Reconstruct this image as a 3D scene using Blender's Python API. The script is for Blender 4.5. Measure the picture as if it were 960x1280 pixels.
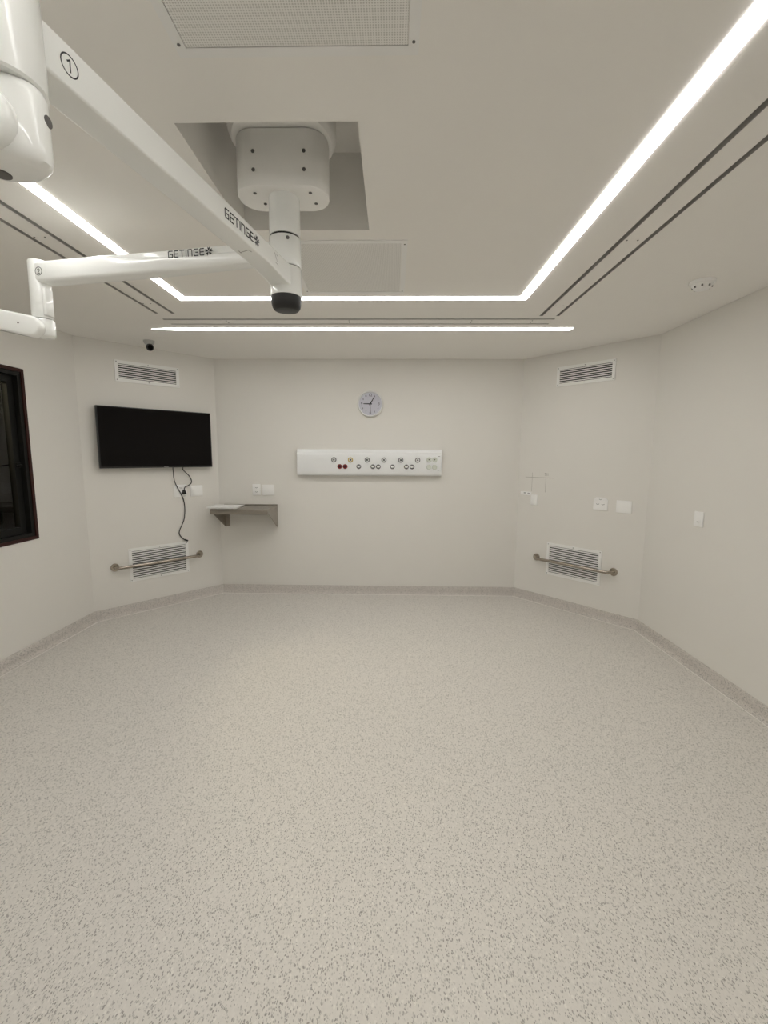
import bpy, bmesh, math, random
from mathutils import Vector, Matrix
random.seed(7)
for o in list(bpy.data.objects): bpy.data.objects.remove(o)
SC = bpy.context.scene
COL = SC.collection

# ------------------------------------------------------------------ camera
CAM_Z = 1.64
cam_d = bpy.data.cameras.new('camera')
cam_d.sensor_fit = 'VERTICAL'; cam_d.sensor_height = 24.0
cam_d.lens = 550.8 / 1280.0 * 24.0
cam_d.clip_start = 0.02
cam = bpy.data.objects.new('camera', cam_d); COL.objects.link(cam)
def cam_matrix(pitch, roll, yaw):
    p, r, w = map(math.radians, (pitch, roll, yaw))
    fwd = Vector((0, math.cos(p), -math.sin(p))); up = Vector((0, math.sin(p), math.cos(p))); rt = Vector((1, 0, 0))
    rt2 = rt * math.cos(r) + up * math.sin(r); up2 = -rt * math.sin(r) + up * math.cos(r)
    Z = Matrix.Rotation(w, 3, 'Z')
    rt2, up2, fwd = Z @ rt2, Z @ up2, Z @ fwd
    m = Matrix((rt2, up2, -fwd)).transposed().to_4x4()
    m.translation = (0, 0, CAM_Z)
    return m
cam.matrix_world = cam_matrix(7.30, 0.303, 1.114)
SC.camera = cam

# ------------------------------------------------------------------ world, exposure, lamp strength
world = bpy.data.worlds.new('world'); SC.world = world; world.use_nodes = True
world.node_tree.nodes['Background'].inputs[0].default_value = (0.05, 0.05, 0.05, 1)
world.node_tree.nodes['Background'].inputs[1].default_value = 0.2
SC.view_settings.view_transform = 'Standard'; SC.view_settings.look = 'None'
SC.view_settings.gamma = 1.0; SC.view_settings.use_curve_mapping = False
SC.view_settings.exposure = 1.34
STRIP_POWER = 7.5
STRIP_COLOR = (1.0, 0.985, 0.95)

# ------------------------------------------------------------------ helpers
def lin(c):
    return tuple(((v/255)/12.92 if v/255 <= .04045 else ((v/255+.055)/1.055)**2.4) for v in c)
MATS = {}
def mat(name, rgb, rough=.5, metal=0.0, var=0.0, vscale=6.0, bump=0.0, bscale=200.0, spec=.5, coat=0.0):
    if name in MATS: return MATS[name]
    m = bpy.data.materials.new(name); m.use_nodes = True; MATS[name] = m
    nt = m.node_tree; b = nt.nodes['Principled BSDF']
    b.inputs['Roughness'].default_value = rough; b.inputs['Metallic'].default_value = metal
    b.inputs['Specular IOR Level'].default_value = spec
    b.inputs['Coat Weight'].default_value = coat
    b.inputs['Base Color'].default_value = (*rgb, 1)
    if var or bump:
        tc = nt.nodes.new('ShaderNodeTexCoord')
    if var:
        n = nt.nodes.new('ShaderNodeTexNoise'); n.inputs['Scale'].default_value = vscale; n.inputs['Detail'].default_value = 4
        nt.links.new(tc.outputs['Object'], n.inputs['Vector'])
        r = nt.nodes.new('ShaderNodeMapRange'); r.inputs['To Min'].default_value = 1-var; r.inputs['To Max'].default_value = 1+var
        nt.links.new(n.outputs['Fac'], r.inputs['Value'])
        mx = nt.nodes.new('ShaderNodeVectorMath'); mx.operation = 'SCALE'; mx.inputs[0].default_value = rgb
        nt.links.new(r.outputs['Result'], mx.inputs['Scale']); nt.links.new(mx.outputs['Vector'], b.inputs['Base Color'])
    if bump:
        n2 = nt.nodes.new('ShaderNodeTexNoise'); n2.inputs['Scale'].default_value = bscale
        nt.links.new(tc.outputs['Object'], n2.inputs['Vector'])
        bp = nt.nodes.new('ShaderNodeBump'); bp.inputs['Strength'].default_value = bump; bp.inputs['Distance'].default_value = .002
        nt.links.new(n2.outputs['Fac'], bp.inputs['Height']); nt.links.new(bp.outputs['Normal'], b.inputs['Normal'])
    return m

class MB:
    """collects shapes; build() links them as one mesh object"""
    def __init__(s): s.bm = bmesh.new()
    def poly_prism(s, pts, vec, M=None):
        """pts: list of 3d points of a planar polygon, extruded by vec"""
        v = [Vector(p) for p in pts]; vec = Vector(vec)
        if M: v = [M @ p for p in v]; vec = M.to_3x3() @ vec
        a = [s.bm.verts.new(p) for p in v]; b = [s.bm.verts.new(p+vec) for p in v]
        n = len(a); s.bm.faces.new(a); s.bm.faces.new(b[::-1])
        for i in range(n): s.bm.faces.new((a[(i+1) % n], a[i], b[i], b[(i+1) % n]))
        return s
    def box(s, x0, x1, y0, y1, z0, z1, bev=0.0, M=None, seg=2):
        bm2 = bmesh.new(); bmesh.ops.create_cube(bm2, size=1)
        for v in bm2.verts: v.co = Vector(((x0+x1)/2+v.co.x*(x1-x0), (y0+y1)/2+v.co.y*(y1-y0), (z0+z1)/2+v.co.z*(z1-z0)))
        if bev: bmesh.ops.bevel(bm2, geom=bm2.edges[:], offset=bev, segments=seg, affect='EDGES', profile=.5)
        s.merge(bm2, M); return s
    def merge(s, bm2, M=None):
        if M: bm2.transform(M)
        me = bpy.data.meshes.new('tmp'); bm2.to_mesh(me); bm2.free(); s.bm.from_mesh(me); bpy.data.meshes.remove(me)
    def lathe(s, prof, n=32, M=None, cap=True):
        """prof: (r,z) list bottom to top about local z"""
        rings = []
        for r, z in prof:
            rings.append([s.bm.verts.new((M or Matrix()) @ Vector((r*math.cos(2*math.pi*i/n), r*math.sin(2*math.pi*i/n), z))) for i in range(n)])
        for a, b in zip(rings, rings[1:]):
            for i in range(n): s.bm.faces.new((a[i], a[(i+1) % n], b[(i+1) % n], b[i]))
        if cap: s.bm.faces.new(rings[0][::-1]); s.bm.faces.new(rings[-1])
        return s
    def tube(s, pts, r, n=10, closed_path=False):
        pts = [Vector(p) for p in pts]; rings = []; up = None
        for i, p in enumerate(pts):
            t = (pts[min(i+1, len(pts)-1)] - pts[max(i-1, 0)]).normalized()
            if up is None: up = t.orthogonal().normalized()
            up = (up - t*up.dot(t)).normalized(); sd = t.cross(up)
            rr = r[i] if isinstance(r, (list, tuple)) else r
            rings.append([s.bm.verts.new(p + up*rr*math.cos(2*math.pi*k/n) + sd*rr*math.sin(2*math.pi*k/n)) for k in range(n)])
        for a, b in zip(rings, rings[1:]):
            for k in range(n): s.bm.faces.new((a[k], a[(k+1) % n], b[(k+1) % n], b[k]))
        s.bm.faces.new(rings[0][::-1]); s.bm.faces.new(rings[-1]); return s
    def loft(s, rings):
        rr = [[s.bm.verts.new(p) for p in ring] for ring in rings]; n = len(rr[0])
        for a, b in zip(rr, rr[1:]):
            for k in range(n): s.bm.faces.new((a[k], a[(k+1) % n], b[(k+1) % n], b[k]))
        s.bm.faces.new(rr[0][::-1]); s.bm.faces.new(rr[-1]); return s
    def bevel(s, off, seg=2, ang=30):
        bmesh.ops.remove_doubles(s.bm, verts=s.bm.verts[:], dist=1e-6)
        bmesh.ops.recalc_face_normals(s.bm, faces=s.bm.faces[:])
        ed = [e for e in s.bm.edges if len(e.link_faces) == 2 and math.degrees(e.calc_face_angle(0)) > ang]
        bmesh.ops.bevel(s.bm, geom=ed, offset=off, segments=seg, affect='EDGES', profile=.5); return s
    def mesh(s, name, m, smooth=True):
        bmesh.ops.recalc_face_normals(s.bm, faces=s.bm.faces[:])
        me = bpy.data.meshes.new(name); s.bm.to_mesh(me); s.bm.free(); me.materials.append(m)
        if smooth:
            me.polygons.foreach_set('use_smooth', [True]*len(me.polygons))
            me.set_sharp_from_angle(angle=math.radians(38))
        return me
    def build(s, name, m, parent=None, smooth=True, loc=None):
        o = bpy.data.objects.new(name, s.mesh(name, m, smooth)); COL.objects.link(o)
        if parent: o.parent = parent
        if loc: o.location = loc
        return o
def rr_pts(w, h, r, n=6):
    """rounded rectangle outline in 2d centred at the origin"""
    out = []
    for cx, cy, a0 in ((w/2-r, h/2-r, 0), (-w/2+r, h/2-r, 90), (-w/2+r, -h/2+r, 180), (w/2-r, -h/2+r, 270)):
        for k in range(n+1):
            a = math.radians(a0+90*k/n); out.append((cx+r*math.cos(a), cy+r*math.sin(a)))
    return out
def tag(o, label, cat, group=None):
    o['label'] = label; o['category'] = cat
    if group: o['group'] = group
    return o
def empty(name, loc, rz=0.0):
    o = bpy.data.objects.new(name, None); COL.objects.link(o); o.location = loc; o.rotation_euler = (0, 0, rz); o.empty_display_size = .05
    return o
def struct(o): o['kind'] = 'structure'; return o
def copy_part(o, parent, loc=None):
    c = o.copy(); COL.objects.link(c); c.parent = parent
    if loc: c.location = loc
    return c
def text_mesh(txt, size, m, name):
    cu = bpy.data.curves.new('tmp_text', 'FONT'); cu.body = txt; cu.size = size; cu.extrude = 0.0004; cu.align_x = 'CENTER'; cu.align_y = 'CENTER'
    o = bpy.data.objects.new('tmp_text', cu); COL.objects.link(o)
    dg = bpy.context.evaluated_depsgraph_get(); me = bpy.data.meshes.new_from_object(o.evaluated_get(dg))
    bpy.data.objects.remove(o); me.name = name; me.materials.clear(); me.materials.append(m)
    return me

# ------------------------------------------------------------------ materials
M_WALL = mat('wall_paint', (.80, .78, .735), .55, var=.015, vscale=2.0, bump=.08, bscale=350, spec=.3)
M_CEIL = mat('ceiling_paint', (.92, .90, .86), .8, var=.012, vscale=2.0, spec=.2)
M_WHITE = mat('white_enamel', (.93, .94, .915), .30, var=.01, vscale=10, coat=.6)
M_COVER = mat('white_cover', (.95, .94, .91), .45, var=.01)
M_PLASTIC = mat('white_plastic', (.95, .945, .93), .35, var=.01)
M_GRILLE = mat('white_grille', (.90, .895, .875), .4, var=.01)
M_DARK = mat('dark_void', (.02, .02, .02), .8, var=.1)
M_BLACK = mat('black_rubber', (.012, .012, .012), .45, var=.1)
M_SCREEN = mat('black_screen', (.005, .004, .004), .10, var=.05, spec=.12)
M_PRINT = mat('black_print', (.012, .013, .018), .5, var=.05)
M_GREYP = mat('grey_print', (.30, .29, .28), .6, var=.05)
M_STEEL = mat('brushed_steel', (.40, .36, .31), .25, 1.0, var=.05, vscale=30, bump=.05, bscale=400)
M_SHELF = mat('shelf_steel', (.36, .33, .29), .32, 1.0, var=.05, vscale=30)
M_CHROME = mat('chrome', (.30, .30, .31), .25, 1.0, var=.03)
M_SCREW = mat('screw_grey', (.16, .155, .15), .5, .6, var=.1)
M_SLOT = mat('slot_grey', (.48, .465, .445), .7, var=.05)
M_FRAME = mat('window_bronze', (.010, .010, .009), .5, var=.1, spec=.2)
M_REDW = mat('reddish_trim', (.040, .014, .012), .5, spec=.2, var=.15, vscale=15)
M_RED = mat('red_socket', (.22, .006, .010), .3, var=.05)
M_YEL = mat('yellow_ring', (.62, .45, .12), .35, var=.05)
M_FACE = mat('clock_face', (.58, .58, .65), .4, var=.02)
M_GPANEL = mat('panel_enamel', (.84, .85, .85), .25, var=.01, coat=.3)
M_MINT = mat('pale_outlet', (.70, .73, .66), .4, var=.02)

M_WELD_HIGHLIGHT = mat('weld_highlight', (.84, .81, .76), .35, var=.02)  # paler than the floor: the cove highlight is put into this colour
def floor_mat(name, base, fleck, lightf, dens=1.0):
    m = bpy.data.materials.new(name); m.use_nodes = True; nt = m.node_tree; L = nt.links.new; N = nt.nodes.new
    b = nt.nodes['Principled BSDF']; b.inputs['Roughness'].default_value = .42; b.inputs['Specular IOR Level'].default_value = .35
    geo = N('ShaderNodeNewGeometry')
    def flecks(rot, sx, sy, thr, cut, off):
        mp = N('ShaderNodeMapping'); mp.inputs['Rotation'].default_value = (rot*.37, rot*.21, rot); mp.inputs['Scale'].default_value = (sx, sy, sx); mp.inputs['Location'].default_value = (off, off*2, off)
        L(geo.outputs['Position'], mp.inputs['Vector'])
        v = N('ShaderNodeTexVoronoi'); v.inputs['Scale'].default_value = 1.0; L(mp.outputs['Vector'], v.inputs['Vector'])
        sp = N('ShaderNodeSeparateColor'); L(v.outputs['Color'], sp.inputs['Color'])
        c = N('ShaderNodeMath'); c.operation = 'LESS_THAN'; L(sp.outputs['Red'], c.inputs[0]); c.inputs[1].default_value = cut*dens
        d = N('ShaderNodeMath'); d.operation = 'LESS_THAN'; L(v.outputs['Distance'], d.inputs[0]); d.inputs[1].default_value = thr
        x = N('ShaderNodeMath'); x.operation = 'MULTIPLY'; L(c.outputs[0], x.inputs[0]); L(d.outputs[0], x.inputs[1])
        y = N('ShaderNodeMath'); y.operation = 'MULTIPLY'; L(x.outputs[0], y.inputs[0]); L(sp.outputs['Green'], y.inputs[1])
        return y.outputs[0]
    cur = None
    nz = N('ShaderNodeTexNoise'); nz.inputs['Scale'].default_value = 90; L(geo.outputs['Position'], nz.inputs['Vector'])
    mr = N('ShaderNodeMapRange'); mr.inputs['To Min'].default_value = .93; mr.inputs['To Max'].default_value = 1.07; L(nz.outputs['Fac'], mr.inputs['Value'])
    sc = N('ShaderNodeVectorMath'); sc.operation = 'SCALE'; sc.inputs[0].default_value = base; L(mr.outputs['Result'], sc.inputs['Scale']); cur = sc.outputs['Vector']
    for rot, sx, sy, thr, cut, off, col in ((.3, 175, 95, .42, .20, 0, fleck), (1.4, 190, 100, .40, .20, 13.3, fleck), (2.4, 160, 90, .38, .16, 31.7, fleck), (.9, 120, 80, .5, .22, 57, lightf), (2.0, 230, 150, .5, .25, 77, fleck)):
        f = flecks(rot, sx, sy, thr, cut, off)
        mx = N('ShaderNodeMix'); mx.data_type = 'RGBA'; L(f, mx.inputs['Factor']); L(cur, mx.inputs['A']); mx.inputs['B'].default_value = (*col, 1); cur = mx.outputs['Result']
    L(cur, b.inputs['Base Color'])
    return m
M_FLOOR = floor_mat('speckled_vinyl', (.705, .675, .63), (.31, .295, .27), (.79, .76, .71))
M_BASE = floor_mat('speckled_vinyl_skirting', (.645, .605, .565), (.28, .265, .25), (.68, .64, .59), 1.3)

def perf_mat(name, base, hole, pitch, rad):
    m = bpy.data.materials.new(name); m.use_nodes = True; nt = m.node_tree; L = nt.links.new; N = nt.nodes.new
    b = nt.nodes['Principled BSDF']; b.inputs['Roughness'].default_value = .5
    geo = N('ShaderNodeNewGeometry'); sep = N('ShaderNodeSeparateXYZ'); L(geo.outputs['Position'], sep.inputs[0])
    def cell(o):
        a = N('ShaderNodeMath'); a.operation = 'DIVIDE'; L(o, a.inputs[0]); a.inputs[1].default_value = pitch
        f = N('ShaderNodeMath'); f.operation = 'FRACT'; L(a.outputs[0], f.inputs[0])
        s = N('ShaderNodeMath'); s.operation = 'SUBTRACT'; L(f.outputs[0], s.inputs[0]); s.inputs[1].default_value = .5
        q = N('ShaderNodeMath'); q.operation = 'MULTIPLY'; L(s.outputs[0], q.inputs[0]); L(s.outputs[0], q.inputs[1]); return q.outputs[0]
    ad = N('ShaderNodeMath'); ad.operation = 'ADD'; L(cell(sep.outputs['X']), ad.inputs[0]); L(cell(sep.outputs['Y']), ad.inputs[1])
    lt = N('ShaderNodeMath'); lt.operation = 'LESS_THAN'; L(ad.outputs[0], lt.inputs[0]); lt.inputs[1].default_value = rad*rad
    mx = N('ShaderNodeMix'); mx.data_type = 'RGBA'; L(lt.outputs[0], mx.inputs['Factor']); mx.inputs['A'].default_value = (*base, 1); mx.inputs['B'].default_value = (*hole, 1)
    L(mx.outputs['Result'], b.inputs['Base Color']); return m
M_PERF = perf_mat('perforated_sheet', (.88, .87, .84), (.62, .61, .58), .0068, .32)

def emis(name, col, st):
    m = bpy.data.materials.new(name); m.use_nodes = True; nt = m.node_tree
    nt.nodes.remove(nt.nodes['Principled BSDF']); e = nt.nodes.new('ShaderNodeEmission'); e.inputs[0].default_value = (*col, 1); e.inputs[1].default_value = st
    nt.links.new(e.outputs[0], nt.nodes['Material Output'].inputs['Surface']); return m
M_LED = emis('led_diffuser', STRIP_COLOR, STRIP_POWER)
def glass_mat():
    m = bpy.data.materials.new('window_glass'); m.use_nodes = True; nt = m.node_tree; N = nt.nodes.new; L = nt.links.new
    nt.nodes.remove(nt.nodes['Principled BSDF'])
    t = N('ShaderNodeBsdfTransparent'); t.inputs[0].default_value = (.80, .80, .72, 1); g = N('ShaderNodeBsdfGlossy'); g.inputs['Roughness'].default_value = .02
    f = N('ShaderNodeFresnel'); f.inputs[0].default_value = 1.5; mx = N('ShaderNodeMixShader'); L(f.outputs[0], mx.inputs[0]); L(t.outputs[0], mx.inputs[1]); L(g.outputs[0], mx.inputs[2])
    L(mx.outputs[0], nt.nodes['Material Output'].inputs['Surface']); return m
M_GLASS = glass_mat()

# ------------------------------------------------------------------ the room
CE = 2.7117
YB = -1.26
PA, PB, PC, PD, PE, PF = [Vector(p) for p in ((-2.929, YB), (-2.929, 4.123), (-2.029, 5.105), (1.451, 5.105), (2.350, 4.086), (2.350, YB))]
POLY = [PA, PB, PC, PD, PE, PF]
def seg_n(a, b):
    t = (b-a).normalized(); return Vector((t.y, -t.x))          # points into the room
def offset_poly(d):
    out = []; n = len(POLY)
    for i in range(n):
        n0 = seg_n(POLY[i-1], POLY[i]); n1 = seg_n(POLY[i], POLY[(i+1) % n])
        b = (n0+n1); b = b / (b.length_squared/2); out.append(POLY[i]+b*d)
    return out
OUT = offset_poly(-.12)
WALLS = [('wall_left', 0), ('wall_left_corner', 1), ('wall_back', 2), ('wall_right_corner', 3), ('wall_right', 4), ('wall_rear', 5)]
WIN = (2.0, 3.535, .945, 2.300)                                   # y0 y1 z0 z1 of the window opening
for nm, i in WALLS:
    j = (i+1) % 6; b = MB()
    def seg(a, c, oa, oc, z0, z1): b.poly_prism([(a.x, a.y, z0), (c.x, c.y, z0), (oc.x, oc.y, z0), (oa.x, oa.y, z0)], (0, 0, z1-z0))
    if nm == 'wall_left':
        y0, y1, z0, z1 = WIN; xi, xo = PA.x, PA.x-.12
        V = lambda x, y: Vector((x, y))
        seg(POLY[0], V(xi, y0), OUT[0], V(xo, y0), 0, CE); seg(V(xi, y1), POLY[1], V(xo, y1), OUT[1], 0, CE)
        seg(V(xi, y0), V(xi, y1), V(xo, y0), V(xo, y1), 0, z0); seg(V(xi, y0), V(xi, y1), V(xo, y0), V(xo, y1), z1, CE)
    else: seg(POLY[i], POLY[j], OUT[i], OUT[j], 0, CE)
    struct(b.build(nm, M_WALL, smooth=False))
b = MB(); b.poly_prism([(p.x, p.y, 0) for p in OUT], (0, 0, -.1)); struct(b.build('floor', M_FLOOR, smooth=False))
# coved skirting, one piece for each wall
prof = [(0, 0), (.034, 0.0), (.030, .0015), (.021, .007), (.013, .017), (.009, .030), (.008, .045), (.008, .098), (.0065, .100), (0, .100)]
offs = {d: offset_poly(d) for d, z in prof}
for nm, i in WALLS:
    j = (i+1) % 6; b = MB()
    b.loft([[Vector((offs[d][k].x, offs[d][k].y, z)) for d, z in prof] for k in (i, j)])
    bo = struct(b.build('baseboard_'+nm[5:], M_BASE))
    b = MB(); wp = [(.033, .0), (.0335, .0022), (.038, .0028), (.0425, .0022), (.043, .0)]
    b.loft([[Vector((offset_poly(d)[k].x, offset_poly(d)[k].y, z)) for d, z in wp] for k in (i, j)]); b.build('weld_highlight', M_WELD_HIGHLIGHT, bo)  # pale weld bead paints in the highlight line along the cove foot

# ceiling with its openings (pendant recess, light strips, air slots)
XL, XR, YS, W1 = -1.466, .881, 3.187, .055
Y0S = .663
H_REC = (-.722, -.122, 1.572, 2.265)
SLW = .026
S2 = (-2.085, 1.505, 3.925)
holes = [(H_REC, .34)]
run_rects = [(XL-W1/2, XL+W1/2, Y0S, YS+W1/2), (XR-W1/2, XR+W1/2, Y0S, YS+W1/2), (XL+W1/2, XR-W1/2, YS-W1/2, YS+W1/2), (XL+W1/2, XR-W1/2, Y0S, Y0S+W1)]
holes += [(r_, .03) for r_ in run_rects]
W2 = .066
S3Y = -.075
holes += [((S2[0]+.18, S2[1], S2[2]-W2/2, S2[2]+W2/2), .03), ((S2[0], S2[1], S3Y-W2/2, S3Y+W2/2), .03)]
SLOTS = {'right': [(1.117, 1.117+SLW, .27, 3.58), (1.244, 1.244+SLW, .27, 3.58)],
         'left': [(-1.706, -1.706+SLW, .27, 3.513), (-1.832, -1.832+SLW, .27, 3.513)],
         'back': [(-1.848, 1.264, 3.642, 3.642+SLW), (-1.848, 1.262, 3.770, 3.770+SLW)]}
for v in SLOTS.values(): holes += [(r_, .05) for r_ in v]
xs = sorted({round(q, 5) for h, d in holes for q in h[:2]} | {-3.1, 2.5}); ys = sorted({round(q, 5) for h, d in holes for q in h[2:]} | {YB-.12, 5.24})
def hole_at(x, y):
    for h, d in holes:
        if h[0] < x < h[1] and h[2] < y < h[3]: return d
    return 0
b = MB(); vc = {}
def cv(x, y, z):
    k = (round(x, 5), round(y, 5), round(z, 5))
    if k not in vc: vc[k] = b.bm.verts.new(k)
    return vc[k]
g = [[hole_at((xs[i]+xs[i+1])/2, (ys[j]+ys[j+1])/2) for j in range(len(ys)-1)] for i in range(len(xs)-1)]
for i in range(len(xs)-1):
    for j in range(len(ys)-1):
        x0, x1, y0, y1 = xs[i], xs[i+1], ys[j], ys[j+1]
        if not g[i][j]: b.bm.faces.new((cv(x0, y0, CE), cv(x0, y1, CE), cv(x1, y1, CE), cv(x1, y0, CE))); continue
        d = g[i][j]
        b.bm.faces.new((cv(x0, y0, CE+d), cv(x0, y1, CE+d), cv(x1, y1, CE+d), cv(x1, y0, CE+d)))
        for (di, dj, pa, pb) in ((-1, 0, (x0, y0), (x0, y1)), (1, 0, (x1, y1), (x1, y0)), (0, -1, (x1, y0), (x0, y0)), (0, 1, (x0, y1), (x1, y1))):
            ii, jj = i+di, j+dj
            if not g[ii][jj]: b.bm.faces.new((cv(*pa, CE), cv(*pb, CE), cv(*pb, CE+d), cv(*pa, CE+d)))
me = bpy.data.meshes.new('ceiling'); bmesh.ops.recalc_face_normals(b.bm, faces=b.bm.faces[:]); b.bm.to_mesh(me); b.bm.free(); me.materials.append(M_CEIL)
ceil_o = bpy.data.objects.new('ceiling', me); COL.objects.link(ceil_o); struct(ceil_o)

# window in the left wall
y0, y1, z0, z1 = WIN
win = empty('window_1', (PA.x, (y0+y1)/2, z0)); struct(win)
def ring(mb, x0, x1, ya, yb, za, zb, w):
    mb.box(x0, x1, ya, ya+w, za, zb); mb.box(x0, x1, yb-w, yb, za, zb); mb.box(x0, x1, ya+w, yb-w, za, za+w); mb.box(x0, x1, ya+w, yb-w, zb-w, zb)
wy0, wy1, wh = y0-(y0+y1)/2, y1-(y0+y1)/2, z1-z0
b = MB(); ring(b, -.11, .006, wy0, wy1, 0, wh, .026); b.build('window_trim', M_REDW, win, False)
b = MB(); ring(b, -.11, -.004, wy0+.026, wy1-.026, .026, wh-.026, .03); b.build('window_frame', M_FRAME, win, False)
b = MB(); ring(b, -.10, -.045, wy0+.056, wy1-.056, .056, wh-.056, .055); b.build('sash', M_FRAME, win, False)
b = MB(); b.box(-.074, -.068, wy0+.10, wy1-.10, .10, wh-.10); b.build('pane', M_GLASS, win, False)
b = MB(); b.box(-.046, -.03, wy1-.10, wy1-.065, .585, .625, .004); b.tube([(-.032, wy1-.08, .605), (-.014, wy1-.08, .605), (-.010, wy1-.105, .602), (-.010, wy1-.135, .600)], .006, 8); b.build('latch', M_FRAME, win)
# the dim room beyond the window
NB = mat('neighbour_wall', (.62, .57, .48), .7, var=.05); NC = mat('brown_counter', (.16, .11, .06), .5, var=.15, vscale=9)
X0, X1, YA, YC = -5.6, -3.05, .3, 6.2
for nm, q in (('wall_neighbour_far', (X0-.1, X0, YA, YC, 0, 2.7)), ('wall_neighbour_back', (X0, X1, YC, YC+.1, 0, 2.7)), ('wall_neighbour_front', (X0, X1, YA-.1, YA, 0, 2.7)), ('wall_neighbour_side', (X1, X1+.12, 4.30, YC, 0, 2.7)), ('floor_neighbour', (X0, X1, YA, YC, -.1, 0)), ('ceiling_neighbour', (X0, X1, YA, YC, 2.7, 2.8))):
    b = MB(); b.box(*q); struct(b.build(nm, NB, smooth=False))
b = MB(); b.box(-4.5, -4.1, 3.0, 3.4, 2.66, 2.70); nl = b.build('fill_lamp', emis('neighbour_fill', (1.0, .90, .74), 60.0), smooth=False); tag(nl, 'unseen square fill lamp added in the room beyond the window', 'fill lamp')  # added lamp, never seen itself, brightens the room behind the glass
ct = empty('counter', (-4.4, 6.18, 0)); tag(ct, 'brown wooden counter seen dimly through the window', 'counter')
b = MB(); b.box(-.9, 1.2, -.62, 0, .0, .88); b.build('cabinet_body', NC, ct); b = MB(); b.box(-.92, 1.22, -.66, 0, .88, .92); b.build('worktop', mat('tan_worktop', (.35, .27, .15), .4, var=.1), ct)

# ------------------------------------------------------------------ ceiling lights
ul = empty('strip_light', (-.29, 1.0, CE)); tag(ul, 'long recessed white light strip that turns square corners around the ceiling', 'strip light')
zd = -.003      # the opal lens stands a little proud of the ceiling
for k, (pts) in enumerate((
    [(XL-W1/2, Y0S), (XL+W1/2, Y0S+W1), (XL+W1/2, YS-W1/2), (XL-W1/2, YS+W1/2)],
    [(XR+W1/2, Y0S), (XR+W1/2, YS+W1/2), (XR-W1/2, YS-W1/2), (XR-W1/2, Y0S+W1)],
    [(XL-W1/2, YS+W1/2), (XL+W1/2, YS-W1/2), (XR-W1/2, YS-W1/2), (XR+W1/2, YS+W1/2)],
    [(XL-W1/2, Y0S), (XR+W1/2, Y0S), (XR-W1/2, Y0S+W1), (XL+W1/2, Y0S+W1)])):
    b = MB(); b.poly_prism([(x+.29, y-1.0, zd) for x, y in pts], (0, 0, .016)); b.build('diffuser', M_LED, ul, False)
sl = empty('strip_light', (-.26, S2[2], CE)); tag(sl, 'straight white light strip close to the back wall', 'strip light')
b = MB(); h = W2/2
b.poly_prism([(S2[0]+.26, -.001, zd), (S2[0]+.44, -h+.003, zd), (S2[1]+.26, -h, zd), (S2[1]+.26, h, zd), (S2[0]+.44, h-.003, zd), (S2[0]+.26, .001, zd)], (0, 0, .016)); b.build('diffuser', M_LED, sl, False)


added_strip = empty('strip_light', (-.26, S3Y, CE)); tag(added_strip, 'added straight white light strip, unseen above the camera', 'strip light')  # unseen strip, added to brighten the ceiling and pendant
b = MB(); b.box(S2[0]+.27, S2[1]+.25, -h, h, zd, zd+.016); b.build('diffuser', M_LED, added_strip, False)

# ------------------------------------------------------------------ air slots
def screw_mesh(r, h, m, name='screw'):
    b = MB(); b.lathe([(r, 0), (r, h*.6), (r*.7, h)], 10); return b.mesh(name, m)
SCREW = screw_mesh(.0045, .002, M_SCREW)
SCREW_B = screw_mesh(.007, .003, M_SCREW)
def put_mesh(me, name, parent, loc, rot=(0, 0, 0)):
    o = bpy.data.objects.new(name, me); COL.objects.link(o); o.parent = parent; o.location = loc; o.rotation_euler = rot; return o
FLIP = (math.pi, 0, 0)
for nm, label in (('right', 'pair of long dark air slots in the ceiling right of the light strip'), ('left', 'pair of long dark air slots in the ceiling left of the light strip'), ('back', 'pair of thin air slots crossing the ceiling beside the straight light strip')):
    a, c = SLOTS[nm]; cx = (min(a[0], c[0])+max(a[1], c[1]))/2; cy = (min(a[2], c[2])+max(a[3], c[3]))/2
    e = empty('slot_diffuser', (cx, cy, CE)); tag(e, label, 'air vent', 'ceiling air slots')
    for s_ in (a, c):
        b = MB(); t = .0015
        x0, x1, ya, yb = s_[0]-cx+.0005, s_[1]-cx-.0005, s_[2]-cy+.0005, s_[3]-cy-.0005
        b.box(x0, x0+t, ya, yb, 0, .045); b.box(x1-t, x1, ya, yb, 0, .045); b.box(x0+t, x1-t, ya, ya+t, 0, .045); b.box(x0+t, x1-t, yb-t, yb, 0, .045); b.box(x0+t, x1-t, ya+t, yb-t, .040, .045)
        b.build('slot_channel', M_SLOT, e, False)
    vert = nm != 'back'
    b = MB()
    if vert:
        i0, i1 = sorted((a[0], c[0])); b.box(i0+SLW-cx, i1-cx, a[2]-cy, a[3]-cy, -.0015, 0)
        spots = [(x_, y_) for y_ in ((2.374, 3.342, 1.40) if nm == 'right' else (2.316, 3.281, 1.35)) for x_ in ((1.157, 1.211) if nm == 'right' else (-1.795, -1.741))]
    else:
        b.box(a[0]-cx, a[1]-cx, a[3]-cy, c[2]-cy, -.0015, 0)
        spots = [(x_, 3.716+d_) for x_ in (-1.35, -.36, .62, 1.1) for d_ in (-.025, .025)]
    b.build('cover_plate', M_CEIL, e, False)
    for x_, y_ in spots: put_mesh(SCREW, 'screw', e, (x_-cx, y_-cy, -.0015), FLIP)

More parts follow.
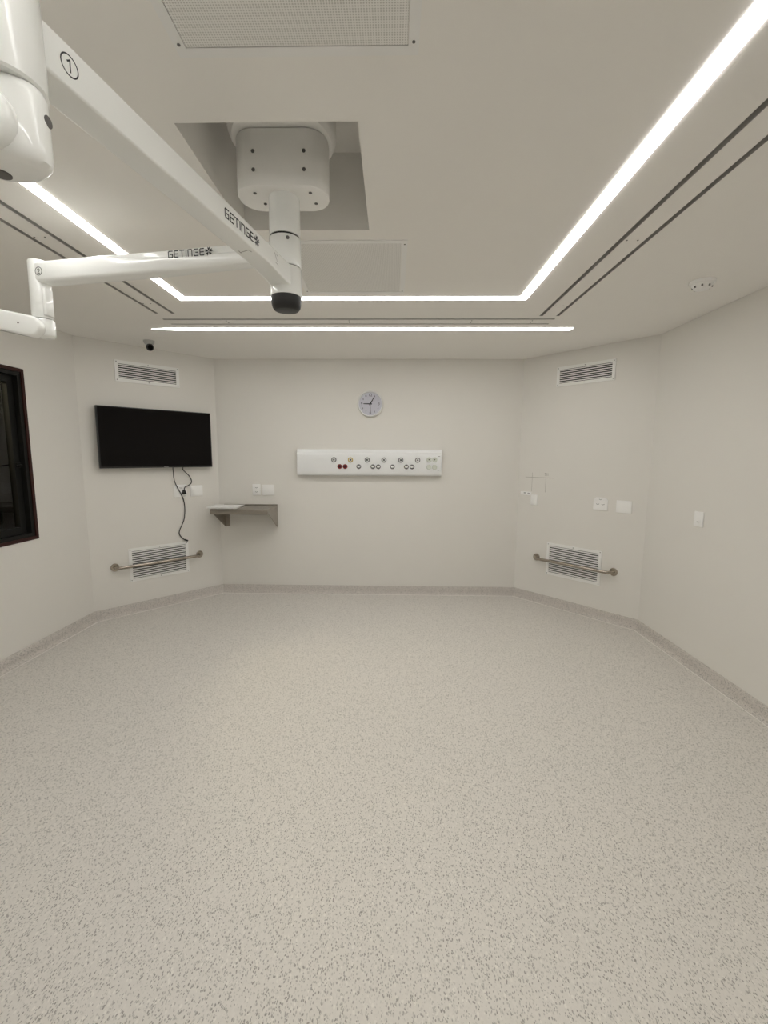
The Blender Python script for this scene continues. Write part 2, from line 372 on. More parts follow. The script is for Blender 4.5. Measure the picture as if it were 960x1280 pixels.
# ------------------------------------------------------------------ perforated ceiling panels
for (x0, x1, y0, y1), label in (((-.585, .060, .68, 1.332), 'perforated square ceiling panel nearest the camera, before the pendant recess'), ((-.585, .066, 2.362, 3.085), 'grey perforated ceiling panel behind the pendant pole')):
    cx, cy = (x0+x1)/2, (y0+y1)/2; w, d = x1-x0, y1-y0; e = empty('ceiling_panel', (cx, cy, CE)); tag(e, label, 'ceiling panel', 'perforated ceiling panels')
    b = MB(); fw = .028
    b.box(-w/2, w/2, -d/2, -d/2+fw, -.004, 0); b.box(-w/2, w/2, d/2-fw, d/2, -.004, 0); b.box(-w/2, -w/2+fw, -d/2+fw, d/2-fw, -.004, 0); b.box(w/2-fw, w/2, -d/2+fw, d/2-fw, -.004, 0)
    b.build('panel_frame', M_GRILLE, e, False)
    b = MB(); b.box(-w/2+fw+.002, w/2-fw-.002, -d/2+fw+.002, d/2-fw-.002, -.003, 0); b.build('perforated_sheet', M_PERF, e, False)
    for sx in (-1, 1):
        for sy in (-1, 1): put_mesh(SCREW, 'screw', e, (sx*(w/2-fw/2), sy*(d/2-fw*1.4), -.004), FLIP)

# ------------------------------------------------------------------ pendant with two arms
AX = Vector((-.449, 1.925))
pend = empty('surgical_light_pendant', (AX.x, AX.y, CE))
tag(pend, 'white ceiling pendant with two jointed arms, hanging from a square ceiling recess', 'surgical pendant')
def pz(z): return z-CE
b = MB(); b.lathe([(.195, pz(2.875)), (.205, pz(2.885)), (.212, pz(2.905)), (.212, pz(3.045))], 48); b.build('mounting_flange', M_COVER, pend)
b = MB(); pts = rr_pts(.365, .185, .085, 10); b.poly_prism([(x, y, pz(2.668)) for x, y in pts], (0, 0, .205)); b.bevel(.006, 2, 60)
drum = b.build('ceiling_cover', M_COVER, pend)
for x_ in (-.095, .10):
    for z_ in (2.725, 2.79): put_mesh(SCREW_B, 'screw', drum, (x_, -.0925, pz(z_)), (math.pi/2, 0, 0))
for x_, y_ in ((-.105, -.045), (-.085, .03), (.115, -.045), (.125, .03)): put_mesh(SCREW_B, 'screw', drum, (x_, y_, pz(2.668)), FLIP)
b = MB(); b.lathe([(.062, pz(2.522)), (.062, pz(2.668))], 40); b.build('pole', M_WHITE, pend)
b = MB(); b.lathe([(.058, pz(2.514)), (.058, pz(2.522))], 32); b.build('joint_ring', M_BLACK, pend)
b = MB(); b.lathe([(.0635, pz(2.4025)), (.0640, pz(2.404)), (.0640, pz(2.511)), (.0625, pz(2.514))], 40); hub2 = b.build('arm_hub', M_WHITE, pend)
put_mesh(SCREW_B, 'screw', hub2, (.024, -.0595, pz(2.497)), (math.pi/2, 0, math.radians(22)))
b = MB(); b.lathe([(.0605, pz(2.399)), (.0605, pz(2.4025))], 32); b.build('joint_ring', M_SCREW, pend)
b = MB(); b.lathe([(.062, pz(2.290)), (.0645, pz(2.293)), (.0645, pz(2.397)), (.0635, pz(2.399))], 40); hub1 = b.build('arm_hub', M_WHITE, pend)
b = MB(); b.lathe([(.040, pz(2.236)), (.050, pz(2.239)), (.057, pz(2.248)), (.0605, pz(2.262)), (.0625, pz(2.284)), (.0625, pz(2.290))], 40); b.build('rubber_cap', M_BLACK, pend)

# stroke lettering (flat black print)
LET = {'G': ([[(.74, 1), (.12, 1), (0, .88), (0, .12), (.12, 0), (.74, 0), (.74, .5), (.36, .5)]], .74),
       'E': ([[(.68, 1), (.10, 1), (0, .9), (0, .1), (.10, 0), (.68, 0)], [(0, .5), (.64, .5)]], .68),
       'T': ([[(0, 1), (.78, 1)], [(.39, 1), (.39, 0)]], .78), 'I': ([[(0, 1), (0, 0)]], 0),
       'N': ([[(0, 0), (0, 1), (.60, 1), (.72, .88), (.72, 0)]], .72)}
def stroke(mb, p, q, w, F):
    p, q = Vector(p), Vector(q); t = (q-p).normalized(); n = Vector((-t.y, t.x))*w/2; p = p-t*w/2; q = q+t*w/2
    mb.poly_prism([F(*(p+n)), F(*(p-n)), F(*(q-n)), F(*(q+n))], F(0, 0, .0006)-F(0, 0, 0))
def lettering(mb, F, u0, v0, h, wd):
    u = u0
    for ch in 'GETINGE':
        st, w = LET[ch]
        for pl in st:
            for p, q in zip(pl, pl[1:]): stroke(mb, (u+p[0]*h, v0+p[1]*h), (u+q[0]*h, v0+q[1]*h), wd, F)
        u += w*h + .37*h
    # five forked petals
    cu, cvv, R = u+.55*h, v0+.5*h, .66*h
    for k in range(5):
        a = math.radians(90+72*k); d = Vector((math.cos(a), math.sin(a))); n = Vector((-d.y, d.x)); c = Vector((cu, cvv))
        pts = [c+d*R*.08, c+d*R*.60+n*R*.27, c+d*R*1.08+n*R*.30, c+d*R*.78, c+d*R*1.08-n*R*.30, c+d*R*.60-n*R*.27]
        for tri in ((0, 1, 2, 3), (0, 3, 4, 5)): mb.poly_prism([F(*pts[i]) for i in tri], F(0, 0, .0006)-F(0, 0, 0))
    return cu
def circled(parent, F, u, v, r, digit, rot):
    b = MB(); n = 32; w = r*.13
    for k in range(n):
        a0, a1 = 2*math.pi*k/n, 2*math.pi*(k+1)/n
        P = lambda a, q: F(u+q*math.cos(a), v+q*math.sin(a))
        b.poly_prism([P(a0, r), P(a1, r), P(a1, r-w), P(a0, r-w)], F(0, 0, .0006)-F(0, 0, 0))
    if digit == '1':
        st = [[(-.22, .30), (.06, .52), (.06, -.52)]]
    else:
        st = [[(-.30, .28), (-.18, .48), (.14, .52), (.30, .30), (.22, .06), (-.30, -.50), (.34, -.50)]]
    for pl in st:
        for p, q in zip(pl, pl[1:]): stroke(b, (u+p[0]*r, v+p[1]*r), (u+q[0]*r, v+q[1]*r), w*1.1, F)
    return b.build('number_mark', M_PRINT, parent, False)

def arm_frame(t):
    """local arm axes: along t (towards hub), side, up; returns point function"""
    t = Vector((*t, 0)).normalized(); s_ = Vector((t.y, -t.x, 0))
    return t, s_
# arm one: towards the camera
T1 = (.219, .976); L1 = -1.105
t, s_ = arm_frame(T1)
def ring1(L, zb, zt, w, r=.006):
    out = []
    for x, y in rr_pts(w, zt-zb, r, 4): out.append(t*L + s_*x + Vector((0, 0, pz((zb+zt)/2)+y)))
    return out
b = MB(); b.loft([ring1(L1, 2.342, 2.424, .078), ring1(-.5, 2.342, 2.412, .077), ring1(-.22, 2.338, 2.407, .076), ring1(-.08, 2.324, 2.402, .080), ring1(-.02, 2.314, 2.398, .094)])
arm1 = b.build('arm', M_WHITE, pend); arm1['label'] = 'upper arm reaching towards the camera, marked one'
F1 = lambda u, v, w=0.0: t*u + s_*(.0385+w) + Vector((0, 0, pz(v)))
b = MB(); lettering(b, F1, -.488, 2.362, .0250, .0037); b.build('lettering', M_PRINT, arm1, False)
circled(arm1, F1, -1.0, 2.383, .0195, '1', 0)
FU = lambda u, v, w=0.0: t*u + s_*v + Vector((0, 0, pz(2.3398)-w))
b = MB()
for p, q in (((-.32, .018), (-.285, .022)), ((-.32, .018), (-.31, -.018)), ((-.32, -.020), (-.285, -.022)), ((-.285, .022), (-.25, .004))): stroke(b, p, q, .0028, FU)
b.build('access_mark', M_GREYP, arm1, False)
b = MB(); FH = lambda u, v, w=0.0: t*u + s_*(.0385+w) + Vector((0, 0, pz(v)))
for p, q in (((-.170, 2.392), (-.160, 2.378)), ((-.160, 2.378), (-.150, 2.366)), ((-.150, 2.366), (-.135, 2.374)), ((-.135, 2.374), (-.140, 2.386)), ((-.140, 2.386), (-.155, 2.390)), ((-.165, 2.360), (-.140, 2.356))): stroke(b, p, q, .0016, FH)
b.build('lock_mark', M_GREYP, arm1, False)
E1 = t*L1
R1 = .069
b = MB(); M = Matrix.Translation(E1)
b.lathe([(R1-.005, pz(2.274)), (R1-.001, pz(2.278)), (R1-.001, pz(2.300)), (R1-.003, pz(2.432)), (R1-.008, pz(2.450)), (R1-.022, pz(2.464)), (.02, pz(2.468))], 48, M); el1 = b.build('elbow_tube', M_WHITE, pend)
Me = M @ Matrix.Diagonal((1, .64, 1, 1))
b = MB(); b.lathe([(.050, pz(2.142)), (.062, pz(2.145)), (R1+.003, pz(2.153)), (R1+.006, pz(2.166)), (R1+.005, pz(2.255)), (R1, pz(2.268)), (R1-.006, pz(2.274))], 56, Me); kn1 = b.build('elbow_knuckle', M_WHITE, pend)
b = MB(); b.lathe([(.016, pz(2.1405)), (.016, pz(2.143))], 24, Matrix.Translation(E1+Vector((-.022, .008, 0)))); b.build('bottom_plug', M_SCREW, kn1)
b = MB(); Ms = Matrix.Translation(E1+Vector((R1-.001, .006, pz(2.225)))) @ Matrix.Rotation(math.pi/2, 4, 'Y'); b.lathe([(.010, 0), (.010, .006), (.008, .007)], 16, Ms); b.build('side_plug', M_SCREW, kn1)
def spring_arm(parent_name, origin, head, rise, h0, h1, wd, length, side):
    """rounded-end box arm in a vertical plane: heading head, starting at origin (3d, relative to pendant)"""
    d = Vector((*head, 0)).normalized(); sd = Vector((d.y, -d.x, 0))
    dd = (d*math.cos(rise) + Vector((0, 0, math.sin(rise)))); up = (Vector((0, 0, math.cos(rise))) - d*math.sin(rise))
    outl = []
    for k in range(13):
        a = math.radians(90+180*k/12); outl.append((h0/2*math.cos(a), h0/2*math.sin(a)))
    outl += [(length, -h1/2)]
    for k in range(1, 12):
        a = math.radians(-90+180*k/12); outl.append((length+h1/2*math.cos(a), h1/2*math.sin(a)))
    outl += [(length, h1/2)]
    b = MB(); b.poly_prism([origin+dd*u+up*v-sd*wd/2 for u, v in outl], sd*wd); b.bevel(.012, 3, 40)
    o = b.build('spring_arm', M_WHITE, pend)
    return o, dd, up, sd
SP1 = E1+Vector((.006, -.052, pz(2.195)))
sp1, dd, up, sd = spring_arm('', SP1, (-1, -.18), math.radians(4), .098, .09, .034, .78, 0)
b = MB(); P = SP1+dd*.78; b.lathe([(.03, -.17), (.045, -.16), (.045, .05), (.03, .06)], 32, Matrix.Translation(P+Vector((0, 0, .0)))); b.build('lamp_yoke', M_WHITE, pend)
# arm two: along the ceiling towards the left wall
T2 = (.986, -.164); L2 = -1.205
t2 = Vector((*T2, 0)).normalized(); s2 = Vector((t2.y, -t2.x, 0))     # s2 points to the camera side
def ring2(L, zb, zt, w, zc, ins):
    w2 = w/2
    prof = [(-w2, zb+.012), (-w2+.012, zb), (w2-.012, zb), (w2-.003, zb+.006), (w2, zb+.014), (w2, zc-.004), (w2-ins*.35, zc), (w2-ins, zc+.004), (w2-ins, zt-.006), (w2-ins-.006, zt), (-w2+ins+.006, zt), (-w2+ins, zt-.006), (-w2+ins, zc+.004), (-w2, zc-.004)]
    return [t2*L + s2*x + Vector((0, 0, pz(z))) for x, z in prof]
b = MB()
b.loft([ring2(L2+.02, 2.414, 2.502, .078, 2.492, .004), ring2(-.84, 2.414, 2.503, .078, 2.493, .004), ring2(-.74, 2.415, 2.503, .078, 2.480, .008), ring2(-.5, 2.417, 2.503, .077, 2.472, .010), ring2(-.08, 2.428, 2.504, .076, 2.468, .010), ring2(-.02, 2.428, 2.502, .09, 2.468, .010)])
arm2 = b.build('arm', M_WHITE, pend); arm2['label'] = 'upper arm reaching to the left wall, marked two'
F2 = lambda u, v, w=0.0: t2*u + s2*(.0292+w) + Vector((0, 0, pz(v)))
F2b = lambda u, v, w=0.0: t2*u + s2*(.0392+w) + Vector((0, 0, pz(v)))
b = MB(); lettering(b, F2b, -.508, 2.466, .0250, .0037); b.build('lettering', M_PRINT, arm2, False)
circled(arm2, F2b, -1.165, 2.457, .0185, '2', 0)
E2 = t2*L2; M = Matrix.Translation(E2)
b = MB(); b.lathe([(.040, pz(2.262)), (.043, pz(2.266)), (.043, pz(2.508)), (.040, pz(2.514)), (.03, pz(2.516))], 36, M); b.build('elbow_tube', M_WHITE, pend)
b = MB(); b.poly_prism([(x, y, pz(2.27)) for x, y in rr_pts(.018, .05, .006, 4)], (0, 0, .12), Matrix.Translation(E2+t2*.043+s2*.008)); b.bevel(.004, 2, 50); b.build('cable_cover', M_WHITE, pend)
b = MB(); b.lathe([(.038, pz(2.180)), (.044, pz(2.184)), (.046, pz(2.190)), (.046, pz(2.252)), (.043, pz(2.258))], 36, M); b.build('elbow_knuckle', M_WHITE, pend)
sp2, dd, up, sd = spring_arm('', E2+Vector((-.005, -.062, pz(2.212))), (-1, -.10), math.radians(11), .092, .078, .05, .75, 0)
b = MB(); b.lathe([(.004, 0), (.004, .002)], 10, Matrix.Translation(E2+Vector((-.045, -.0905, pz(2.222)))) @ Matrix.Rotation(math.pi/2, 4, 'X')); b.build('screw', M_SCREW, sp2)
b = MB(); P = E2+Vector((-.005, -.062, pz(2.212)))+dd*.75; b.lathe([(.026, -.15), (.04, -.14), (.04, .045), (.026, .055)], 32, Matrix.Translation(P)); b.build('lamp_yoke', M_WHITE, pend)

# ------------------------------------------------------------------ smoke detector, camera
sd_ = empty('smoke_detector', (1.895, 2.905, CE)); tag(sd_, 'round white smoke detector on the ceiling by the right wall', 'smoke detector')
b = MB(); b.lathe([(.066, -.016), (.070, -.010), (.070, 0)], 36); b.build('detector_base', M_PLASTIC, sd_)
b = MB(); b.lathe([(.026, -.050), (.040, -.046), (.052, -.034), (.056, -.022), (.058, -.016)], 36); b.build('detector_head', M_PLASTIC, sd_)
me = None
for k in range(8):
    a = 2*math.pi*k/8+.2
    if me is None: b = MB(); b.box(-.005, .005, -.003, .003, -.006, .006, .001); me = b.mesh('vent_hole', M_SCREW)
    put_mesh(me, 'vent_hole', sd_, (.0505*math.cos(a), .0505*math.sin(a), -.035), (0, 0, a+math.pi/2))
cm = empty('security_camera', (-2.33, 4.32, CE)); tag(cm, 'small black ball security camera on a grey ceiling mount above the vent', 'camera')
b = MB(); b.lathe([(.034, -.035), (.046, -.02), (.05, 0)], 28); b.build('camera_mount', mat('mount_grey', (.50, .50, .48), .4, var=.02), cm)
b = MB(); bmesh.ops.create_uvsphere(b.bm, u_segments=24, v_segments=14, radius=.034); b.build('camera_ball', M_BLACK, cm, loc=(.012, -.012, -.062))
b = MB(); b.lathe([(.020, 0), (.022, .012), (.017, .016), (.015, .010)], 24, Matrix.Translation((.030, -.036, -.068)) @ Vector((.42, -.80, -.28)).to_track_quat('Z', 'Y').to_matrix().to_4x4()); b.build('camera_lens', M_SCREEN, cm)

# ------------------------------------------------------------------ things on the walls
def wall_at(a, c, s_, z):
    tt = (c-a).normalized(); p = a+tt*s_; return (p.x, p.y, z), math.atan2(tt.y, tt.x)
# local frame of a wall thing: x along the wall, -y into the room, z up
def grille(a, c, s0, s1, z0, z1, fw, nsl, label, name, gap):
    loc, rz = wall_at(a, c, (s0+s1)/2, z0); e = empty(name, loc, rz); tag(e, label, 'vent')
    w, h = s1-s0, z1-z0; b = MB()
    P = lambda x0, x1, za, zb: b.box(x0, x1, -.010, 0, za, zb)
    P(-w/2, w/2, 0, fw); P(-w/2, w/2, h-fw, h); P(-w/2, -w/2+fw, fw, h-fw); P(w/2-fw, w/2, fw, h-fw); b.build('vent_frame', M_GRILLE, e, False)
    b = MB(); b.box(-w/2+fw, w/2-fw, -.0015, 0, fw, h-fw); b.build('vent_backing', M_DARK, e, False)
    iw = w-2*fw-.002; ih = h-2*fw; pt = ih/nsl; b = MB(); th = gap*pt
    b.poly_prism([(-iw/2, -.0095, th*.5), (-iw/2, -.0095, -th*.38), (-iw/2, -.0065, -th*.5), (-iw/2, -.002, th*.2), (-iw/2, -.002, th*.5)], (iw, 0, 0))
    me = b.mesh('slat', M_GRILLE, False)
    for k in range(nsl): put_mesh(me, 'slat', e, (0, 0, fw+pt*(k+.5)))
    for x_ in (-w/2+fw/2, 0, w/2-fw/2):
        for z_ in (fw/2, h-fw/2): put_mesh(SCREW, 'screw', e, (x_, -.010, z_), (math.pi/2, 0, 0))
    return e
grille(PB, PC, .326, .936, 2.347, 2.550, .032, 7, 'slatted white air vent above the television', 'supply_vent', .46)
grille(PD, PE, .404, .992, 2.366, 2.562, .029, 7, 'slatted white air vent high on the angled wall at right', 'supply_vent', .46)
grille(PB, PC, .335, .940, .330, .678, .030, 13, 'low white return grille behind the left grab bar', 'return_grille', .55)
grille(PD, PE, .394, .984, .347, .702, .030, 13, 'low white return grille behind the right grab bar', 'return_grille', .55)

def grab_bar(a, c, s0, s1, z, label):
    loc, rz = wall_at(a, c, (s0+s1)/2, z); e = empty('grab_bar', loc, rz); tag(e, label, 'grab bar', 'steel grab bars')
    h = (s1-s0)/2; r, so, br = .016, .075, .05
    path = [(-h, 0, 0), (-h, -so+br, 0)] + [(-h+br-br*math.cos(math.radians(k*15)), -so+br-br*math.sin(math.radians(k*15)), 0) for k in range(1, 7)]
    path += [(h-br+br*math.sin(math.radians(k*15)), -so+br-br*math.cos(math.radians(k*15)), 0) for k in range(0, 7)] + [(h, 0, 0)]
    b = MB(); b.tube(path, r, 16); b.build('bar', M_STEEL, e)
    b = MB(); b.lathe([(.040, 0), (.040, .006), (.036, .010), (.020, .012)], 28, Matrix.Rotation(math.pi/2, 4, 'X')); me = b.mesh('flange', M_STEEL)
    for x_ in (-h, h): put_mesh(me, 'flange', e, (x_, 0, 0))
grab_bar(PB, PC, .205, 1.065, .508, 'steel grab bar on the wall below the television')
grab_bar(PD, PE, .270, 1.105, .514, 'steel grab bar on the angled wall at right')

# television
loc, rz = wall_at(PB, PC, .673, 1.503); tv = empty('television', loc, rz); tag(tv, 'black flat television hung on the angled wall, switched off', 'television')
b = MB(); b.box(-.552, .552, -.085, -.050, 0, .593, .004); b.build('television_body', M_BLACK, tv)
b = MB(); b.box(-.541, .541, -.0862, -.084, .018, .584); b.build('screen', M_SCREEN, tv, False)
b = MB(); b.box(-.20, .20, -.050, -.030, .12, .45, .004); b.box(-.15, .15, -.030, 0, .18, .40); b.build('wall_bracket', M_BLACK, tv)
b = MB(); b.box(.03, .075, -.0868, -.0862, .005, .012); b.build('maker_mark', M_GREYP, tv, False)

# plates: returns root in local wall frame
def plate(a, c, s0, s1, z0, z1, label, kind='socket', name='wall_outlet', cat='outlet', group=None):
    loc, rz = wall_at(a, c, (s0+s1)/2, z0); e = empty(name, loc, rz); tag(e, label, cat, group); w, h = s1-s0, z1-z0
    b = MB(); b.box(-w/2, w/2, -.009, 0, 0, h, .0025); b.build('cover_plate', M_PLASTIC, e)
    if kind == 'blank':
        b = MB(); b.box(-w/2+.012, w/2-.012, -.0105, -.0085, .012, h-.012, .001); b.build('blank_insert', M_PLASTIC, e)
    return e, w, h
def socket_face(e, x, z, w=.045, h=.028, holes=True):
    b = MB(); b.poly_prism([(x+px, -.0085, z+py) for px, py in rr_pts(w, h, h*.4, 5)], (0, -.003, 0)); f = b.build('socket', M_PLASTIC, e)
    if holes:
        for dx in (-.010, 0, .010):
            b = MB(); b.lathe([(.0034, 0), (.0034, .0006)], 10, Matrix.Translation((x+dx, -.0115, z-(.004 if dx == 0 else 0))) @ Matrix.Rotation(math.pi/2, 4, 'X')); b.build('pin_hole', M_PRINT, f)
e, w, h = plate(PB, PC, .815, .956, 1.180, 1.312, 'white wall outlet under the television with the black plug in it'); socket_face(e, .005, .098); socket_face(e, .03, .045)
plate(PB, PC, .997, 1.134, 1.176, 1.297, 'blank white wall plate beside the outlet under the television', 'blank', 'blank_plate', 'wall plate')
def back_s(x): return x-PC.x
e, w, h = plate(PC, PD, back_s(-1.634), back_s(-1.540), 1.173, 1.303, 'narrow white double outlet on the back wall above the steel shelf'); socket_face(e, 0, .090); socket_face(e, 0, .040)
plate(PC, PD, back_s(-1.518), back_s(-1.379), 1.174, 1.297, 'blank white wall plate on the back wall above the steel shelf', 'blank', 'blank_plate', 'wall plate')
e, w, h = plate(PD, PE, .868, 1.008, 1.112, 1.222, 'white wall outlet with an arched top above the right grille')
b = MB(); b.poly_prism([(-.070, -.009, .10), (-.045, -.009, .128), (.045, -.009, .128), (.070, -.009, .10)], (0, .009, 0)); b.build('arched_top', M_PLASTIC, e)
socket_face(e, 0, .108, .04, .018); socket_face(e, -.026, .060, .040, .024); socket_face(e, .026, .060, .040, .024)
plate(PD, PE, 1.088, 1.228, 1.106, 1.224, 'blank white wall plate on the angled wall at right', 'blank', 'blank_plate', 'wall plate')
e, w, h = plate(PE, PF, .650, .748, 1.113, 1.227, 'white light switch on the right wall', name='light_switch', cat='switch')
b = MB(); b.box(-.016, .016, -.013, -.008, .024, .046, .002); rk = b.build('rocker', M_PLASTIC, e)
b = MB(); b.box(-.010, .010, -.0136, -.013, .032, .038); b.build('indicator', M_GREYP, rk)
# small plates and pencil marks near the right corner of the back wall
loc, rz = wall_at(PD, PE, .10, 1.205); e = empty('cable_plate', loc, rz); tag(e, 'slim white label strip in the right corner, left of the small plate', 'label')
b = MB(); b.box(-.068, .066, -.004, 0, 0, .038, .001); b.build('strip', M_PLASTIC, e)
b = MB(); 
for x_, z_, ww in ((-.012, .022, .03), (-.012, .010, .03), (.035, .020, .026)): b.box(x_-ww/2, x_+ww/2, -.0046, -.004, z_, z_+.005)
b.build('print', M_PRINT, e, False)
loc, rz = wall_at(PD, PE, .208, 1.098); e = empty('small_plate', loc, rz); tag(e, 'small upright white plate in the right corner, under the pencil lines', 'wall plate')
b = MB(); b.box(-.040, .040, -.010, 0, 0, .120, .0025); b.build('cover_plate', M_PLASTIC, e)
b = MB(); b.box(-.030, .030, -.0115, -.0095, .012, .085, .001); b.build('blank_insert', M_PLASTIC, e)
loc, rz = wall_at(PD, PE, .255, 1.25); e = empty('pencil_marks', loc, rz); tag(e, 'faint pencil guide lines drawn on the wall at right', 'markings')
M_PENCIL = mat('pencil', (.42, .395, .36), .8, var=.1); b = MB()
b.box(-.172, .170, -.0006, 0, .156, .160); b.box(-.088, -.085, -.0006, 0, .0, .21); b.box(.078, .082, -.0006, 0, .0, .156)
for x_ in (.066, .084, .100): b.box(x_, x_+.004, -.0006, 0, .178, .21)
b.box(.060, .076, -.0006, 0, .206, .210); b.build('pencil_line', M_PENCIL, e, False)

# cables from the television (world positions on the angled wall)
def wall_pt(s_, z, d): tt = (PC-PB).normalized(); n = seg_n(PB, PC); p = PB+tt*s_+n*d; return Vector((p.x, p.y, z))
def smooth_path(P, n=8):
    out = []
    for i in range(len(P)-1):
        p0, p1, p2, p3 = P[max(i-1, 0)], P[i], P[i+1], P[min(i+2, len(P)-1)]
        for k in range(n):
            q = k/n; out.append(.5*((2*p1)+(p2-p0)*q+(2*p0-5*p1+4*p2-p3)*q*q+(3*p1-p0-3*p2+p3)*q**3))
    return out+[P[-1]]
e = empty('signal_cable', wall_pt(.83, .68, .012)); tag(e, 'thin black cable dangling from the television to the low grille', 'cable')
pts = smooth_path([wall_pt(*q) for q in ((.80, 1.502, .060), (.803, 1.46, .056), (.825, 1.34, .03), (.915, 1.135, .012), (.912, .94, .010), (.848, .79, .012), (.885, .715, .014), (.918, .692, .016))])
b = MB(); b.tube([p-e.location for p in pts], .0046, 8); b.build('cord', M_BLACK, e)
b = MB(); p = pts[-1]-e.location; b.tube([p+Vector((-.012, -.012, .010)), p+Vector((.012, .012, -.008))], [.007, .009], 8); b.build('connector', M_BLACK, e)
e = empty('power_cord', wall_pt(.91, 1.23, .012)); tag(e, 'short black power cord running from the television to the outlet', 'cable')
pts = smooth_path([wall_pt(*q) for q in ((.905, 1.502, .060), (.912, 1.47, .055), (.985, 1.40, .030), (1.006, 1.335, .022), (.965, 1.300, .025), (.925, 1.283, .035), (.915, 1.245, .040))])
b = MB(); b.tube([p-e.location for p in pts], .0048, 8); b.build('cord', M_BLACK, e)
tt = (PC-PB).normalized(); n_ = seg_n(PB, PC)
b = MB(); rot = Matrix.Rotation(math.atan2(tt.y, tt.x), 4, 'Z'); b.poly_prism([(-.024, -.042, -.024), (.026, -.042, -.024), (.010, -.042, .022), (-.006, -.042, .022)], (0, .028, 0), Matrix.Translation(wall_pt(.915, 1.232, 0)-e.location) @ rot); b.bevel(.003, 2, 40); b.build('plug', M_BLACK, e)

# steel shelf
sh = empty('wall_shelf', (-1.66, PC.y, .805)); tag(sh, 'stainless steel wall shelf with two brackets on the back wall', 'shelf')
b = MB(); b.box(-.312, .312, -.42, -.002, .232, .252, .003); b.box(-.312, .312, -.422, -.408, .196, .252, .003); b.box(-.312, .312, -.012, 0, .232, .262); b.build('shelf_top', M_SHELF, sh)
b = MB(); b.poly_prism([(-.0025, 0, 0), (-.0025, -.03, .0), (-.0025, -.30, .155), (-.0025, -.385, .20), (-.0025, -.405, .231), (-.0025, 0, .231)], (.005, 0, 0)); me = b.mesh('shelf_bracket', M_SHELF, False)
for x_ in (-.300, .309): put_mesh(me, 'shelf_bracket', sh, (x_, 0, 0))
b = MB(); b.box(-.30, -.255, -.008, 0, .0, .23); b.build('bracket_flange', M_SHELF, sh)
tr = empty('document_folder', (-1.865, 4.865, 1.058)); tag(tr, 'flat white folder lying on the steel shelf', 'folder')
b = MB(); b.box(-.165, .165, -.15, .15, 0, .003, .001); b.build('cover', M_PLASTIC, tr); b = MB(); b.box(-.155, .160, -.145, .145, .0035, .010); b.build('pages', mat('paper', (.78, .77, .74), .8, var=.02), tr); b = MB(); b.box(-.165, .165, -.15, .15, .0105, .0135, .001); b.build('cover', M_PLASTIC, tr)

# clock
ck = empty('wall_clock', (-.26, PC.y, 2.218)); tag(ck, 'round white wall clock above the medical gas panel', 'clock')
RX = Matrix.Rotation(math.pi/2, 4, 'X')
b = MB(); b.lathe([(.140, 0), (.145, .010), (.145, .028), (.139, .036), (.131, .036), (.128, .016)], 56, RX, False); b.build('rim', mat('clock_rim', (.80, .80, .78), .35, var=.02), ck)
b = MB(); b.lathe([(.130, .004), (.130, .018)], 48, RX); b.build('dial', M_FACE, ck)
def on_dial(me, nm, ang, r): a = math.radians(90-ang); put_mesh(me, nm, ck, (r*math.cos(a), -.0186, r*math.sin(a)), (math.pi/2, 0, 0))
for k in range(1, 13):
    big = k % 3 == 0
    on_dial(text_mesh(str(k), .044 if big else .026, M_PRINT, 'numeral'), 'numeral', k*30, .097 if big else .100)
def hand(nm, ang, l, w, y):
    b = MB(); M_ = Matrix.Rotation(math.radians(ang), 4, 'Y'); b.poly_prism([(-w, y, -.018), (w, y, -.018), (w*.6, y, l), (-w*.6, y, l)], (0, .0012, 0), M_); b.build(nm, M_PRINT, ck, False)
hand('hour_hand', 271, .078, .0065, -.022); hand('minute_hand', 30, .100, .0060, -.024); hand('second_hand', 176, .095, .0018, -.026)
b = MB(); b.lathe([(.007, .0186), (.007, .027)], 16, RX); b.build('hand_pin', M_PRINT, ck)

# medical gas panel
gx0, gx1, gz0, gz1 = -1.090, .552, 1.408, 1.708
gp = empty('medical_gas_panel', ((gx0+gx1)/2, PC.y, gz0)); tag(gp, 'long white medical gas panel with two rows of outlets on the back wall', 'gas panel')
W, H = gx1-gx0, gz1-gz0
pr = [(0, 0.012), (-.030, 0), (-.062, .004), (-.076, .018), (-.081, .040), (-.082, .080), (-.082, .235), (-.078, .252), (-.066, .262), (-.062, .285), (-.050, H), (0, H)]
b = MB(); b.poly_prism([(-W/2+.012, y, z) for y, z in pr], (W-.024, 0, 0)); b.build('housing', M_GPANEL, gp)
b = MB(); b.poly_prism([(0, y*1.02, z*1.004-.0005) for y, z in pr], (.012, 0, 0)); me = b.mesh('end_cap', M_GPANEL)
for x_ in (-W/2, W/2-.012): put_mesh(me, 'end_cap', gp, (x_, 0, 0))
px = lambda p: -1.090+(p-371)*.009073-(gx0+gx1)/2
def zpx(p): return 1.708-(p-562)*.00909-gz0
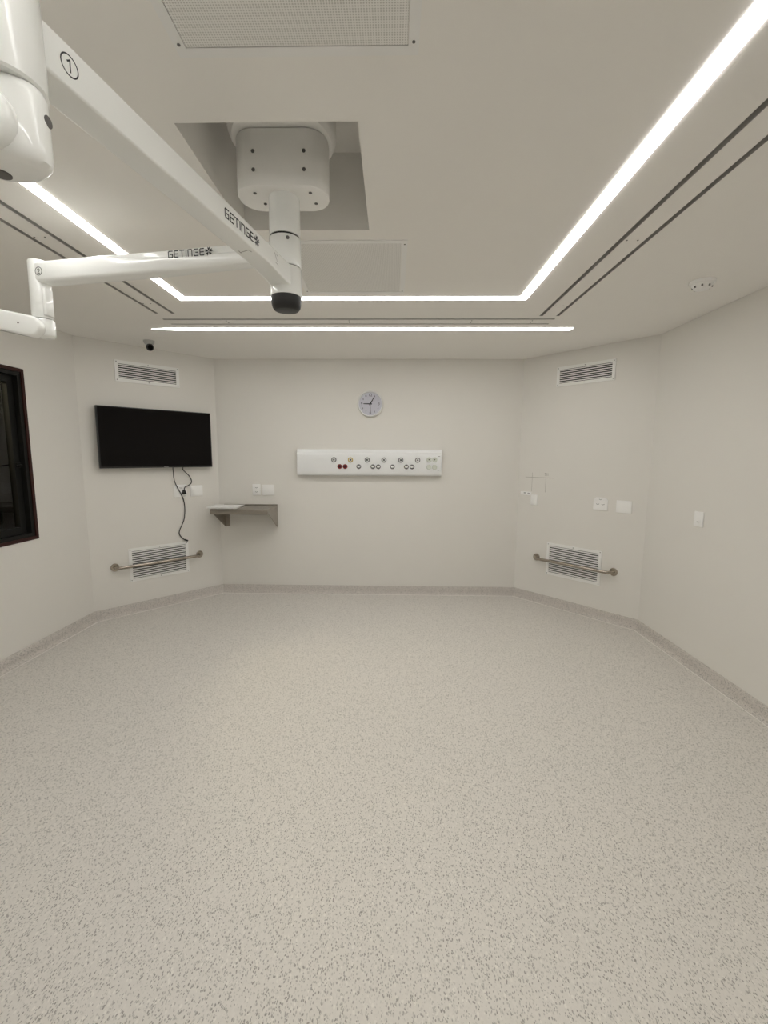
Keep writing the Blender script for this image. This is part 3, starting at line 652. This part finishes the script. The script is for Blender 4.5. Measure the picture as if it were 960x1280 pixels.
def outlet_ring(x, z, mring, mcore, name, r=.029, core=.0095):
    b = MB(); b.lathe([(r, 0), (r, .006), (r-.004, .011), (r-.009, .011), (r-.010, .005)], 28, Matrix.Translation((x, -.0815, z)) @ RX); o = b.build(name, mring, gp)
    if mring is not M_MINT:
        b = MB(); b.lathe([(r-.010, .004), (r-.010, .0065)], 24, Matrix.Translation((x, -.0815, z)) @ RX); b.build('outlet_face', M_PLASTIC, o)
    if core:
        b = MB(); b.lathe([(core, .004), (core, .014), (core*.6, .016)], 18, Matrix.Translation((x, -.0815, z)) @ RX); b.build('outlet_core', mcore, o)
    return o
for k, p in enumerate((417.3, 438.1, 459, 480, 501, 522)): outlet_ring(px(p), zpx(575), M_YEL if k == 1 else M_CHROME, M_PRINT, 'gas_outlet')
def power_socket(x, z, mt, nm):
    b = MB(); b.lathe([(.027, 0), (.027, .006), (.022, .009), (.020, .003)], 28, Matrix.Translation((x, -.0815, z)) @ RX); o = b.build(nm, mt, gp)
    if mt is M_RED:
        b = MB(); b.lathe([(.012, .0035), (.012, .0045)], 18, Matrix.Translation((x, -.0815, z)) @ RX); b.build('pin_hole', M_PRINT, o)
    else:
        b = MB(); b.poly_prism([(x+u, -.0850, z+v-.002) for u, v in rr_pts(.032, .014, .006, 4)], (0, -.004, 0)); b.build('socket_face', M_PLASTIC, o)
for p in (424.6, 431.4): power_socket(px(p), zpx(583.3), M_RED, 'red_socket')
for p in (448.5, 466.2, 473, 490.6, 508, 515): power_socket(px(p), zpx(583.3), M_CHROME, 'power_socket')
for p in (536.2, 543.2):
    outlet_ring(px(p), zpx(574.3), M_MINT, M_SCREW, 'data_outlet', .029, .006)
    outlet_ring(px(p), zpx(583.5), M_MINT, M_MINT, 'data_outlet', .029, .0)
b = MB()
for xx, zz in ((548.5, 570.2), (548, 587.2)): b.box(px(xx)-.012, px(xx)+.012, -.0828, -.0818, zpx(zz)-.003, zpx(zz)+.003)
b.build('maker_mark', M_GREYP, gp, False)
